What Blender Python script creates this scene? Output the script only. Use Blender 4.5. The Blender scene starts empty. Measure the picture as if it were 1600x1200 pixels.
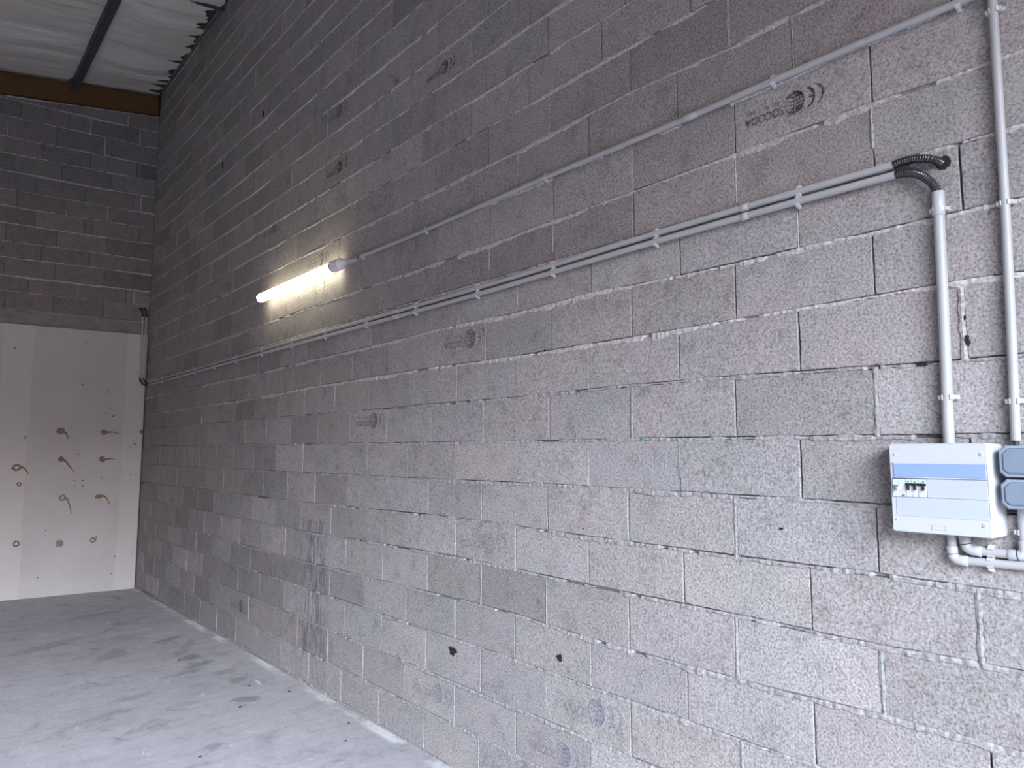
import bpy, math, random
import numpy as np
from mathutils import Vector, Matrix
random.seed(7)
rng = np.random.default_rng(7)
C = bpy.context.scene.collection
sc = bpy.context.scene

# ------------------------------------------------------------------ camera
EYE = 1.70
cam_d = bpy.data.cameras.new('camera')
cam = bpy.data.objects.new('camera', cam_d)
C.objects.link(cam)
RT = Vector((0.75315806, -0.6578386, 0.0011436))
UP = Vector((-0.06534686, -0.07308544, 0.99518255))
FW = Vector((0.65458592, 0.74960449, 0.09803258))
m = Matrix((RT, UP, -FW)).transposed().to_4x4()
m.translation = Vector((0, 0, EYE))
cam.matrix_world = m
cam_d.sensor_width = 36.0
cam_d.lens = 1079.36 / 1600 * 36
cam_d.clip_start = 0.02
cam_d.clip_end = 200
sc.camera = cam

# ------------------------------------------------------------------ light and exposure
sc.view_settings.view_transform = 'Standard'
sc.view_settings.look = 'None'
sc.view_settings.gamma = 1
sc.view_settings.use_curve_mapping = False
sc.view_settings.exposure = 0.0
sc.cycles.use_denoising = True
sc.cycles.max_bounces = 10
sc.cycles.diffuse_bounces = 6
sc.cycles.sample_clamp_indirect = 6

SKY = 103.0
w = bpy.data.worlds.new('sky')
sc.world = w
w.use_nodes = True
wn = w.node_tree
bg = wn.nodes['Background']
tc = wn.nodes.new('ShaderNodeTexCoord')
def wmath(op, a, b=None):
    n = wn.nodes.new('ShaderNodeMath')
    n.operation = op
    for i, v in enumerate((a, b)):
        if v is None:
            continue
        if isinstance(v, (int, float)):
            n.inputs[i].default_value = v
        else:
            wn.links.new(v, n.inputs[i])
    return n.outputs[0]
def wramp(src, stops):
    r = wn.nodes.new('ShaderNodeValToRGB')
    wn.links.new(src, r.inputs[0])
    e = r.color_ramp.elements
    e[0].position, e[0].color = stops[0][0], stops[0][1] + (1,)
    e[1].position, e[1].color = stops[-1][0], stops[-1][1] + (1,)
    for p, c in stops[1:-1]:
        e.new(p).color = c + (1,)
    return r.outputs[0]
nv = wn.nodes.new('ShaderNodeVectorMath')
nv.operation = 'NORMALIZE'
wn.links.new(tc.outputs['Generated'], nv.inputs[0])
sp = wn.nodes.new('ShaderNodeSeparateXYZ')
wn.links.new(nv.outputs[0], sp.inputs[0])
# sky over the yard: hazy strip low down, dark far trees, bright cloud above them, calmer zenith
elev = wramp(sp.outputs['Z'], [(0.0, (0.095, 0.068, 0.064)), (0.045, (0.095, 0.068, 0.064)), (0.06, (0.012, 0.012, 0.014)), (0.13, (0.034, 0.030, 0.031)),
                               (0.17, (0.30, 0.265, 0.275)), (0.30, (0.72, 0.82, 0.96)), (0.47, (0.68, 0.79, 0.95)), (0.62, (0.14, 0.16, 0.20)), (1.0, (0.10, 0.12, 0.16))])
hx = wmath('DIVIDE', sp.outputs['X'], wmath('SQRT', wmath('SUBTRACT', 1.0001, wmath('MULTIPLY', sp.outputs['Z'], sp.outputs['Z']))))
azim = wramp(wmath('ADD', wmath('MULTIPLY', hx, 0.5), 0.5), [(0.0, (0.30,) * 3), (0.30, (0.55,) * 3), (0.42, (1.0,) * 3), (0.53, (1.0,) * 3), (0.62, (0.16,) * 3), (1.0, (0.10,) * 3)])
mulc = wn.nodes.new('ShaderNodeVectorMath')
mulc.operation = 'MULTIPLY'
wn.links.new(elev, mulc.inputs[0])
wn.links.new(azim, mulc.inputs[1])
wn.links.new(mulc.outputs[0], bg.inputs[0])
bg.inputs[1].default_value = SKY

# door opening in the front wall (behind the camera)
FY = -2.5
OX0, OX1, OZ = -3.6, 1.2, 4.12
por_d = bpy.data.lights.new('doorway_portal', 'AREA')
por_d.shape = 'RECTANGLE'
por_d.size = OX1 - OX0
por_d.size_y = OZ
por_d.cycles.is_portal = True
por = bpy.data.objects.new('doorway_portal', por_d)
C.objects.link(por)
por.location = ((OX0 + OX1) / 2, FY - 0.1, OZ / 2)
por.rotation_euler = (math.radians(90), 0, 0)

LAMP = 11.0

# ------------------------------------------------------------------ helpers
def link(name, verts, faces, mat, parent=None, smooth=False, mats=None, midx=None, col=None):
    me = bpy.data.meshes.new(name)
    me.from_pydata([tuple(v) for v in verts], [], faces)
    for mm in (mats or [mat]):
        me.materials.append(mm)
    if midx is not None:
        me.polygons.foreach_set('material_index', midx)
    if smooth is True:
        me.polygons.foreach_set('use_smooth', [True] * len(me.polygons))
    elif smooth:
        me.polygons.foreach_set('use_smooth', smooth)
    if col is not None:
        a = me.color_attributes.new('tint', 'FLOAT_COLOR', 'POINT')
        a.data.foreach_set('color', np.asarray(col, dtype=np.float32).ravel())
    me.update()
    o = bpy.data.objects.new(name, me)
    C.objects.link(o)
    o.parent = parent
    return o

def thing(name, label, cat, loc=(0, 0, 0), group=None):
    o = bpy.data.objects.new(name, None)
    o.empty_display_size = 0.1
    C.objects.link(o)
    o.location = loc
    o['label'] = label
    o['category'] = cat
    if group:
        o['group'] = group
    return o

def tag(o, label, cat, group=None):
    o['label'] = label
    o['category'] = cat
    if group:
        o['group'] = group
    return o

def struct(o):
    o['kind'] = 'structure'
    return o

class MB:
    """collects shapes into one mesh; local origin at self.o"""
    def __init__(self, origin=(0, 0, 0)):
        self.v, self.f, self.s, self.o = [], [], [], Vector(origin)
    def add(self, vs, fs, smooth=False):
        n = len(self.v)
        self.v += [Vector(q) - self.o for q in vs]
        self.f += [tuple(i + n for i in q) for q in fs]
        self.s += [smooth] * len(fs)
    def box(self, lo, hi, bev=0.0):
        x0, y0, z0 = lo
        x1, y1, z1 = hi
        if bev <= 0:
            vs = [(x, y, z) for x in (x0, x1) for y in (y0, y1) for z in (z0, z1)]
            self.add(vs, [(0, 1, 3, 2), (4, 6, 7, 5), (0, 4, 5, 1), (2, 3, 7, 6), (0, 2, 6, 4), (1, 5, 7, 3)])
            return
        import bmesh
        bm = bmesh.new()
        r = bmesh.ops.create_cube(bm, size=1)
        for q in bm.verts:
            q.co = Vector(((x0 + x1) / 2 + q.co.x * (x1 - x0), (y0 + y1) / 2 + q.co.y * (y1 - y0), (z0 + z1) / 2 + q.co.z * (z1 - z0)))
        bmesh.ops.bevel(bm, geom=list(bm.edges), offset=bev, segments=3, affect='EDGES', profile=0.5)
        bm.verts.index_update()
        self.add([q.co.copy() for q in bm.verts], [tuple(q.index for q in f.verts) for f in bm.faces])
        bm.free()
    def loops(self, rings, close=True, cap0=True, cap1=True, smooth=True):
        n = len(rings[0])
        vs = [q for r in rings for q in r]
        fs = []
        for i in range(len(rings) - 1):
            for j in range(n if close else n - 1):
                k = (j + 1) % n
                fs.append((i * n + j, i * n + k, (i + 1) * n + k, (i + 1) * n + j))
        self.add(vs, fs, smooth)
        if cap0:
            self.add(rings[0], [tuple(range(n))[::-1]])
        if cap1:
            self.add(rings[-1], [tuple(range(n))])
    def tube(self, path, r, seg=16, cap=True):
        P = [Vector(q) for q in path]
        R = r if hasattr(r, '__len__') else [r] * len(P)
        T = []
        for i in range(len(P)):
            a = P[max(0, i - 1)]
            b = P[min(len(P) - 1, i + 1)]
            T.append((b - a).normalized())
        ref = Vector((0, 0, 1)) if abs(T[0].z) < 0.9 else Vector((1, 0, 0))
        nrm = (ref - T[0] * ref.dot(T[0])).normalized()
        rings = []
        for i in range(len(P)):
            nrm = (nrm - T[i] * nrm.dot(T[i])).normalized()
            bn = T[i].cross(nrm)
            rings.append([P[i] + (nrm * math.cos(2 * math.pi * j / seg) + bn * math.sin(2 * math.pi * j / seg)) * R[i] for j in range(seg)])
        self.loops(rings, cap0=cap, cap1=cap)
    def build(self, name, mat, parent=None):
        o = link(name, self.v, self.f, mat, parent, smooth=self.s)
        if parent is None:
            o.location = self.o
        else:
            o.location = self.o
        return o

def spline(pts, n=8):
    """Catmull-Rom through pts"""
    P = [Vector(q) for q in pts]
    P = [P[0] * 2 - P[1]] + P + [P[-1] * 2 - P[-2]]
    out = []
    for i in range(1, len(P) - 2):
        for k in range(n):
            t = k / n
            a, b, c, d = P[i - 1], P[i], P[i + 1], P[i + 2]
            out.append(0.5 * ((2 * b) + (c - a) * t + (2 * a - 5 * b + 4 * c - d) * t * t + (3 * b - a - 3 * c + d) * t ** 3))
    out.append(P[-2])
    return out

def resample(path, step):
    P = [Vector(q) for q in path]
    L = [0]
    for a, b in zip(P, P[1:]):
        L.append(L[-1] + (b - a).length)
    n = max(2, int(L[-1] / step) + 1)
    out = []
    j = 0
    for i in range(n):
        s = L[-1] * i / (n - 1)
        while j < len(L) - 2 and L[j + 1] < s:
            j += 1
        t = (s - L[j]) / max(1e-9, L[j + 1] - L[j])
        out.append(P[j].lerp(P[j + 1], t))
    return out, L[-1]

def noise1(seed, scale):
    r = np.random.default_rng(seed)
    tab = r.random(4096)
    def f(x):
        x = np.asarray(x, dtype=float) / scale + 1000
        i = np.floor(x).astype(int)
        t = x - i
        t = t * t * (3 - 2 * t)
        return tab[i % 4096] * (1 - t) + tab[(i + 1) % 4096] * t
    return f

# ------------------------------------------------------------------ materials
def newmat(name):
    mt = bpy.data.materials.new(name)
    mt.use_nodes = True
    nt = mt.node_tree
    return mt, nt, nt.nodes['Principled BSDF']

def N(nt, typ, **kw):
    n = nt.nodes.new(typ)
    for k, v in kw.items():
        if k.startswith('i_'):
            key = k[2:]
            key = int(key) if key.isdigit() else key.replace('_', ' ')
            n.inputs[key].default_value = v
        else:
            setattr(n, k, v)
    return n

def ramp(nt, src, stops):
    r = nt.nodes.new('ShaderNodeValToRGB')
    nt.links.new(src, r.inputs[0])
    e = r.color_ramp.elements
    e[0].position, e[0].color = stops[0][0], tuple(stops[0][1]) + (1,)
    e[1].position, e[1].color = stops[-1][0], tuple(stops[-1][1]) + (1,)
    for p, c in stops[1:-1]:
        q = e.new(p)
        q.color = tuple(c) + (1,)
    return r.outputs[0]

def g(v):
    return (v, v, v)

def mixc(nt, mode, a, b, fac=1.0):
    mx = nt.nodes.new('ShaderNodeMix')
    mx.data_type = 'RGBA'
    mx.blend_type = mode
    for sock, val in ((mx.inputs[0], fac), (mx.inputs[6], a), (mx.inputs[7], b)):
        if hasattr(val, 'links') or hasattr(val, 'is_linked'):
            nt.links.new(val, sock)
        elif isinstance(val, (int, float)):
            sock.default_value = val
        else:
            sock.default_value = tuple(val) + (1,)
    return mx.outputs[2]

def mth(nt, op, a, b=None, clamp=False):
    n = nt.nodes.new('ShaderNodeMath')
    n.operation = op
    n.use_clamp = clamp
    for i, v in enumerate((a, b)):
        if v is None:
            continue
        if isinstance(v, (int, float)):
            n.inputs[i].default_value = v
        else:
            nt.links.new(v, n.inputs[i])
    return n.outputs[0]

def noise(nt, vec, scale, detail=2, rough=0.5, dist=0.0):
    n = N(nt, 'ShaderNodeTexNoise')
    n.inputs['Scale'].default_value = scale
    n.inputs['Detail'].default_value = detail
    n.inputs['Roughness'].default_value = rough
    n.inputs['Distortion'].default_value = dist
    if vec is not None:
        nt.links.new(vec, n.inputs['Vector'])
    return n.outputs['Fac']

def objco(nt, scale=None):
    t = N(nt, 'ShaderNodeTexCoord')
    o = t.outputs['Object']
    if scale:
        mp = N(nt, 'ShaderNodeMapping')
        mp.inputs['Scale'].default_value = scale
        nt.links.new(o, mp.inputs[0])
        o = mp.outputs[0]
    return o

def plain(name, col, rough=0.5, metal=0.0, spec=0.5, var=0.06, vs=30, bump=0.0):
    mt, nt, b = newmat(name)
    co = objco(nt)
    f = noise(nt, co, vs, 3)
    c = ramp(nt, f, [(0.3, [q * (1 - var) for q in col]), (0.7, [min(1, q * (1 + var)) for q in col])])
    nt.links.new(c, b.inputs['Base Color'])
    b.inputs['Roughness'].default_value = rough
    b.inputs['Metallic'].default_value = metal
    b.inputs['Specular IOR Level'].default_value = spec
    if bump:
        bp = N(nt, 'ShaderNodeBump')
        bp.inputs['Strength'].default_value = bump
        bp.inputs['Distance'].default_value = 0.002
        nt.links.new(f, bp.inputs['Height'])
        nt.links.new(bp.outputs[0], b.inputs['Normal'])
    return mt

def block_material(name, streak=False):
    mt, nt, b = newmat(name)
    co = objco(nt)
    at = N(nt, 'ShaderNodeAttribute', attribute_name='tint')
    # aggregate grain
    n1 = noise(nt, co, 120, 2, 0.6)
    grain = ramp(nt, n1, [(0.32, g(0.58)), (0.45, g(0.92)), (0.55, g(1.05)), (0.70, g(1.36))])
    # pits
    v = N(nt, 'ShaderNodeTexVoronoi')
    v.inputs['Scale'].default_value = 75
    nt.links.new(co, v.inputs['Vector'])
    pit = ramp(nt, v.outputs['Distance'], [(0.06, g(0.60)), (0.20, g(1.0))])
    c = mixc(nt, 'MULTIPLY', at.outputs['Color'], grain)
    c = mixc(nt, 'MULTIPLY', c, pit)
    # clouds of slightly pink and slightly green cement
    n2 = noise(nt, co, 2.6, 4, 0.6)
    c = mixc(nt, 'MULTIPLY', c, ramp(nt, n2, [(0.34, (0.93, 0.97, 0.95)), (0.5, (1, 1, 1)), (0.66, (1.055, 1.0, 1.02))]))
    n3 = noise(nt, co, 9, 5, 0.65)
    c = mixc(nt, 'MULTIPLY', c, ramp(nt, n3, [(0.30, g(0.80)), (0.45, g(1.0)), (0.72, g(1.08))]))
    # sparse dark blotches
    n4 = noise(nt, co, 4.5, 6, 0.75, 0.4)
    c = mixc(nt, 'MULTIPLY', c, ramp(nt, n4, [(0.24, g(0.55)), (0.33, g(1.0))]))
    if streak:
        # old run marks on the lower courses about five metres in
        spx = N(nt, 'ShaderNodeSeparateXYZ')
        nt.links.new(co, spx.inputs[0])
        du = mth(nt, 'ABSOLUTE', mth(nt, 'SUBTRACT', spx.outputs['Y'], 4.98))
        mk = ramp(nt, du, [(0.12, g(1)), (0.34, g(0))])
        mz = ramp(nt, spx.outputs['Z'], [(0.02, g(0.4)), (0.35, g(1)), (0.98, g(1)), (1.0, g(0))])
        zsc = mth(nt, 'MULTIPLY', spx.outputs['Z'], 0.83)
        nt.links.new(zsc, nt.nodes[mz.node.name].inputs[0])
        cs = objco(nt, (1, 42, 5))
        ns = noise(nt, cs, 1.0, 4, 0.7)
        stm = ramp(nt, ns, [(0.50, g(0)), (0.58, g(1))])
        fac = mth(nt, 'MULTIPLY', mth(nt, 'MULTIPLY', mk, mz), stm)
        c = mixc(nt, 'MIX', c, (0.10, 0.10, 0.115), mth(nt, 'MULTIPLY', fac, 0.75))
    nt.links.new(c, b.inputs['Base Color'])
    b.inputs['Roughness'].default_value = 0.95
    b.inputs['Specular IOR Level'].default_value = 0.15
    h = mth(nt, 'ADD', n1, mth(nt, 'MULTIPLY', pit, 0.6))
    bp = N(nt, 'ShaderNodeBump')
    bp.inputs['Strength'].default_value = 0.55
    bp.inputs['Distance'].default_value = 0.004
    nt.links.new(h, bp.inputs['Height'])
    nt.links.new(bp.outputs[0], b.inputs['Normal'])
    return mt

M_block = block_material('concrete_block', True)
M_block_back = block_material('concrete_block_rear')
M_mortar = plain('mortar', (0.364, 0.346, 0.340), 0.95, spec=0.1, var=0.34, vs=95, bump=0.8)
_nt = M_mortar.node_tree
_b = _nt.nodes['Principled BSDF']
_src = _b.inputs['Base Color'].links[0].from_socket
_at = N(_nt, 'ShaderNodeAttribute', attribute_name='tint')
_nt.links.new(mixc(_nt, 'MULTIPLY', _src, _at.outputs['Color']), _b.inputs['Base Color'])
M_lump = plain('loose_mortar', (0.40, 0.38, 0.37), 0.95, spec=0.1, var=0.3, vs=95, bump=0.8)
M_cavity = plain('joint_bed', (0.128, 0.124, 0.120), 1.0, spec=0.0, vs=50)
M_lintel = plain('lintel_concrete', (0.216, 0.208, 0.204), 0.95, spec=0.1, var=0.14, vs=9, bump=0.4)
M_pvc = plain('pvc_conduit', (0.400, 0.392, 0.396), 0.45, var=0.04, vs=12)
M_pvc_light = plain('pvc_fitting', (0.448, 0.448, 0.460), 0.4, var=0.02)
M_clip = plain('white_plastic_clip', (0.560, 0.560, 0.576), 0.4, var=0.02)
M_flex = plain('black_corrugated', (0.026, 0.026, 0.03), 0.25, spec=0.6, var=0.1)
M_cable = plain('dark_cable', (0.04, 0.04, 0.045), 0.5)
M_board = plain('white_enclosure', (0.493, 0.503, 0.528), 0.32, var=0.01)
M_board_in = plain('white_front_plate', (0.436, 0.465, 0.521), 0.35, var=0.01)
M_line = plain('seam_shadow_gap', (0.30, 0.31, 0.36), 0.8)
M_mod = plain('breaker_grey', (0.55, 0.54, 0.57), 0.5, var=0.05)
M_modlab = plain('breaker_label', (0.50, 0.66, 0.74), 0.4, var=0.05)
M_black = plain('breaker_black', (0.02, 0.02, 0.028), 0.35)
M_rail = plain('test_button_grey', (0.17, 0.17, 0.20), 0.5)
M_gbox = plain('grey_blue_box', (0.188, 0.228, 0.288), 0.38, var=0.03)
M_gboxd = plain('grey_blue_box_rim', (0.264, 0.320, 0.392), 0.35, var=0.03)
M_beam = plain('ochre_painted_steel', (0.106, 0.046, 0.009), 0.6, var=0.12, vs=6)
M_steel = plain('dark_painted_steel', (0.055, 0.058, 0.078), 0.5, var=0.15, vs=10)
M_cap = plain('lamp_end_cap', (0.78, 0.75, 0.78), 0.45)

# translucent blue tinted door of the board
mt, nt, b = newmat('blue_tinted_door')
b.inputs['Base Color'].default_value = (0.324, 0.450, 0.828, 1)
b.inputs['Roughness'].default_value = 0.12
b.inputs['Alpha'].default_value = 0.62
M_blue = mt

# lamp
mt, nt, b = newmat('lit_diffuser')
b.inputs['Base Color'].default_value = (0.9, 0.9, 0.86, 1)
b.inputs['Emission Color'].default_value = (1.0, 0.92, 0.68, 1)
b.inputs['Emission Strength'].default_value = LAMP
M_lit = mt

# ink of the block maker's stamp
def ink_material(name, col, strength, lo):
    mt, nt, b = newmat(name)
    co = objco(nt)
    n1 = noise(nt, co, 230, 3, 0.7)
    n2 = noise(nt, co, 22, 3, 0.6)
    a = mth(nt, 'MULTIPLY', ramp(nt, n1, [(lo, g(0)), (lo + 0.10, g(1))]), ramp(nt, n2, [(0.30, g(0.35)), (0.6, g(1))]))
    a = mth(nt, 'MULTIPLY', a, strength)
    nt.links.new(a, b.inputs['Alpha'])
    b.inputs['Base Color'].default_value = col + (1,)
    b.inputs['Roughness'].default_value = 0.9
    b.inputs['Specular IOR Level'].default_value = 0.1
    return mt
M_ink = ink_material('stamp_ink_dark', (0.035, 0.022, 0.045), 0.9, 0.40)
M_ink_mid = ink_material('stamp_ink_worn', (0.06, 0.045, 0.07), 0.75, 0.43)
M_ink_blue = ink_material('stamp_ink_blue', (0.085, 0.12, 0.24), 0.42, 0.42)
M_ink_pale = ink_material('stamp_ink_pale', (0.12, 0.13, 0.17), 0.5, 0.46)

# plasterboard: grey paper, paler filled strips over its joints
mt, nt, b = newmat('plasterboard')
co = objco(nt)
s3 = N(nt, 'ShaderNodeSeparateXYZ')
nt.links.new(co, s3.inputs[0])
wob = mth(nt, 'MULTIPLY', mth(nt, 'SUBTRACT', noise(nt, co, 2.2, 4), 0.5), 0.10)
xx = mth(nt, 'ADD', s3.outputs['X'], wob)
base = ramp(nt, noise(nt, co, 1.6, 5, 0.6), [(0.3, (0.424, 0.404, 0.392)), (0.7, (0.480, 0.460, 0.444))])
def band(x0, x1, sft=0.012):
    a = mth(nt, 'DIVIDE', mth(nt, 'SUBTRACT', xx, x0), sft, True)
    c = mth(nt, 'DIVIDE', mth(nt, 'SUBTRACT', x1, xx), sft, True)
    return mth(nt, 'MULTIPLY', a, c)
bands = band(0.80, 1.12)
for q in ((2.11, 2.6), (-0.42, -0.08), (-1.62, -1.28), (-2.8, -2.5), (-4.0, -3.7)):
    bands = mth(nt, 'ADD', bands, band(*q))
c = mixc(nt, 'MIX', base, (0.592, 0.568, 0.544), mth(nt, 'MULTIPLY', bands, 0.32))
# scuffs and the dirty foot
cs = objco(nt, (3, 1, 9))
c = mixc(nt, 'MULTIPLY', c, ramp(nt, noise(nt, cs, 3.0, 6, 0.75), [(0.27, g(0.80)), (0.36, g(1.0))]))
foot = ramp(nt, s3.outputs['Z'], [(0.0, g(1)), (0.16, g(0))])
fn = ramp(nt, noise(nt, co, 22, 6, 0.75), [(0.60, g(0)), (0.66, g(1))])
c = mixc(nt, 'MIX', c, (0.16, 0.16, 0.17), mth(nt, 'MULTIPLY', mth(nt, 'MULTIPLY', foot, fn), 0.7))
# board edge line with its screws
ln = mth(nt, 'LESS_THAN', mth(nt, 'ABSOLUTE', mth(nt, 'SUBTRACT', s3.outputs['X'], 1.635)), 0.0025)
ln = mth(nt, 'MULTIPLY', ln, mth(nt, 'GREATER_THAN', s3.outputs['Z'], 1.32))
c = mixc(nt, 'MIX', c, (0.32, 0.32, 0.32), mth(nt, 'MULTIPLY', ln, 0.4))
nt.links.new(c, b.inputs['Base Color'])
b.inputs['Roughness'].default_value = 0.85
b.inputs['Specular IOR Level'].default_value = 0.2
M_panel = mt
M_glue = plain('dried_adhesive', (0.184, 0.136, 0.076), 0.8, var=0.3, vs=60)
M_glue_g = plain('dried_adhesive_grey', (0.208, 0.188, 0.168), 0.85, var=0.3, vs=60)

# ceiling film
mt, nt, b = newmat('insulation_film')
co = objco(nt)
n1 = noise(nt, objco(nt, (1.2, 7, 1)), 1.0, 5, 0.55, 0.3)
c = ramp(nt, n1, [(0.25, (0.70, 0.655, 0.62)), (0.75, (0.84, 0.79, 0.75))])
nt.links.new(c, b.inputs['Base Color'])
b.inputs['Roughness'].default_value = 0.6
bp = N(nt, 'ShaderNodeBump')
bp.inputs['Strength'].default_value = 0.8
bp.inputs['Distance'].default_value = 0.05
nt.links.new(n1, bp.inputs['Height'])
nt.links.new(bp.outputs[0], b.inputs['Normal'])
M_film = mt

# floor
mt, nt, b = newmat('floor_concrete')
co = objco(nt)
n1 = noise(nt, co, 0.9, 6, 0.6)
c = ramp(nt, n1, [(0.28, (0.360, 0.340, 0.348)), (0.5, (0.412, 0.390, 0.400)), (0.72, (0.460, 0.436, 0.448))])
c = mixc(nt, 'MULTIPLY', c, ramp(nt, noise(nt, co, 5, 10, 0.78, 0.5), [(0.34, g(0.62)), (0.44, g(0.93)), (0.55, g(1.0)), (0.68, g(1.12))]))
c = mixc(nt, 'MULTIPLY', c, ramp(nt, noise(nt, co, 45, 3, 0.6), [(0.3, g(0.90)), (0.6, g(1.03))]))
# faint scraped arcs
wv = N(nt, 'ShaderNodeTexWave', wave_type='RINGS')
wv.inputs['Scale'].default_value = 1.3
wv.inputs['Distortion'].default_value = 6
wv.inputs['Detail'].default_value = 5
wv.inputs['Detail Scale'].default_value = 1.6
nt.links.new(co, wv.inputs['Vector'])
c = mixc(nt, 'MULTIPLY', c, ramp(nt, wv.outputs['Fac'], [(0.0, g(0.93)), (0.12, g(1.0))]))
# white plaster smears
sm = ramp(nt, noise(nt, objco(nt, (3.4, 2.0, 1)), 1.8, 7, 0.75, 0.7), [(0.62, g(0)), (0.70, g(1))])
c = mixc(nt, 'MIX', c, (0.74, 0.73, 0.74), mth(nt, 'MULTIPLY', sm, 0.75))
# line of cement along the foot of the wall
s3 = N(nt, 'ShaderNodeSeparateXYZ')
nt.links.new(co, s3.inputs[0])
ed = mth(nt, 'SUBTRACT', 2.345, s3.outputs['X'])
edm = mth(nt, 'MULTIPLY', mth(nt, 'DIVIDE', mth(nt, 'SUBTRACT', 0.075, ed), 0.03, True), ramp(nt, noise(nt, objco(nt, (2, 1.1, 1)), 1.5, 5, 0.7), [(0.45, g(0)), (0.60, g(1))]))
c = mixc(nt, 'MIX', c, (0.72, 0.71, 0.70), mth(nt, 'MULTIPLY', edm, 0.8))
# damp patches and foot marks
nn = N(nt, 'ShaderNodeTexNoise')
nn.inputs['Scale'].default_value = 7
nn.inputs['Detail'].default_value = 6
nn.inputs['Roughness'].default_value = 0.7
nt.links.new(co, nn.inputs['Vector'])
off = N(nt, 'ShaderNodeVectorMath', operation='MULTIPLY_ADD')
nt.links.new(nn.outputs['Color'], off.inputs[0])
off.inputs[1].default_value = (0.22, 0.22, 0)
nt.links.new(co, off.inputs[2])
spots = [(1.93, 6.35, .11, .055, 0.5, .65), (1.92, 6.07, .12, .05, 0.4, .6), (1.76, 5.93, .16, .05, 0.2, .4), (2.02, 5.48, .09, .07, 0.8, .55),
         (1.91, 5.02, .10, .055, -0.5, .7), (1.94, 7.1, .13, .06, 0.3, .6), (1.48, 4.34, .08, .05, 0.1, .45), (2.02, 6.75, .3, .05, 1.1, .3),
         (1.45, 6.9, .22, .08, 0.9, .35), (1.6, 8.7, .30, .10, 0.4, .3), (1.1, 7.6, .34, .10, 0.6, .3), (1.30, 5.6, .16, .06, 0.3, .3),
         (1.55, 5.2, .13, .05, 0.2, .3), (1.0, 5.3, .16, .05, 0.5, .28), (1.75, 4.25, .05, .1, 0.2, .25), (1.2, 4.9, .12, .04, 0.4, .25)]
acc = None
for (x, y, a, bb, rot, st) in spots:
    mp = N(nt, 'ShaderNodeMapping')
    mp.vector_type = 'TEXTURE'
    mp.inputs['Location'].default_value = (x + .11, y + .11, 0)
    mp.inputs['Rotation'].default_value = (0, 0, rot)
    mp.inputs['Scale'].default_value = (a, bb, 1000)
    nt.links.new(off.outputs[0], mp.inputs[0])
    ln_ = N(nt, 'ShaderNodeVectorMath', operation='LENGTH')
    nt.links.new(mp.outputs[0], ln_.inputs[0])
    mk = mth(nt, 'MULTIPLY', mth(nt, 'DIVIDE', mth(nt, 'SUBTRACT', 1.2, ln_.outputs['Value']), 0.5, True), st)
    acc = mk if acc is None else mth(nt, 'MAXIMUM', acc, mk)
c = mixc(nt, 'MIX', c, (0.17, 0.165, 0.17), acc)
nt.links.new(c, b.inputs['Base Color'])
b.inputs['Roughness'].default_value = 0.72
b.inputs['Specular IOR Level'].default_value = 0.25
bp = N(nt, 'ShaderNodeBump')
bp.inputs['Strength'].default_value = 0.3
bp.inputs['Distance'].default_value = 0.004
nt.links.new(noise(nt, co, 26, 6, 0.65), bp.inputs['Height'])
nt.links.new(bp.outputs[0], b.inputs['Normal'])
M_floor = mt

# plain block pattern for the walls the photo does not show
mt, nt, b = newmat('block_pattern')
br = N(nt, 'ShaderNodeTexBrick')
br.inputs['Scale'].default_value = 1
br.inputs['Brick Width'].default_value = 0.505
br.inputs['Row Height'].default_value = 0.2207
br.inputs['Mortar Size'].default_value = 0.008
br.inputs['Color1'].default_value = (0.15, 0.145, 0.14, 1)
br.inputs['Color2'].default_value = (0.19, 0.18, 0.175, 1)
br.inputs['Mortar'].default_value = (0.25, 0.24, 0.23, 1)
t_ = N(nt, 'ShaderNodeTexCoord')
s_ = N(nt, 'ShaderNodeSeparateXYZ')
cb = N(nt, 'ShaderNodeCombineXYZ')
nt.links.new(t_.outputs['Object'], s_.inputs[0])
nt.links.new(mth(nt, 'ADD', s_.outputs['X'], s_.outputs['Y']), cb.inputs[0])
nt.links.new(s_.outputs['Z'], cb.inputs[1])
nt.links.new(cb.outputs[0], br.inputs['Vector'])
nt.links.new(br.outputs['Color'], b.inputs['Base Color'])
b.inputs['Roughness'].default_value = 0.95
M_pattern = mt
M_yard = plain('yard_concrete', (0.07, 0.065, 0.065), 0.9, var=0.15, vs=1.5)
M_deck = plain('roof_deck', (0.09, 0.09, 0.095), 0.8)

# ------------------------------------------------------------------ block walls
D = 2.3565
Z0 = 1.7 + 0.058437
HC = 0.22067
P = 0.505
def backY(x):
    return 10.13 + (2.357 - x) * 0.13

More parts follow.
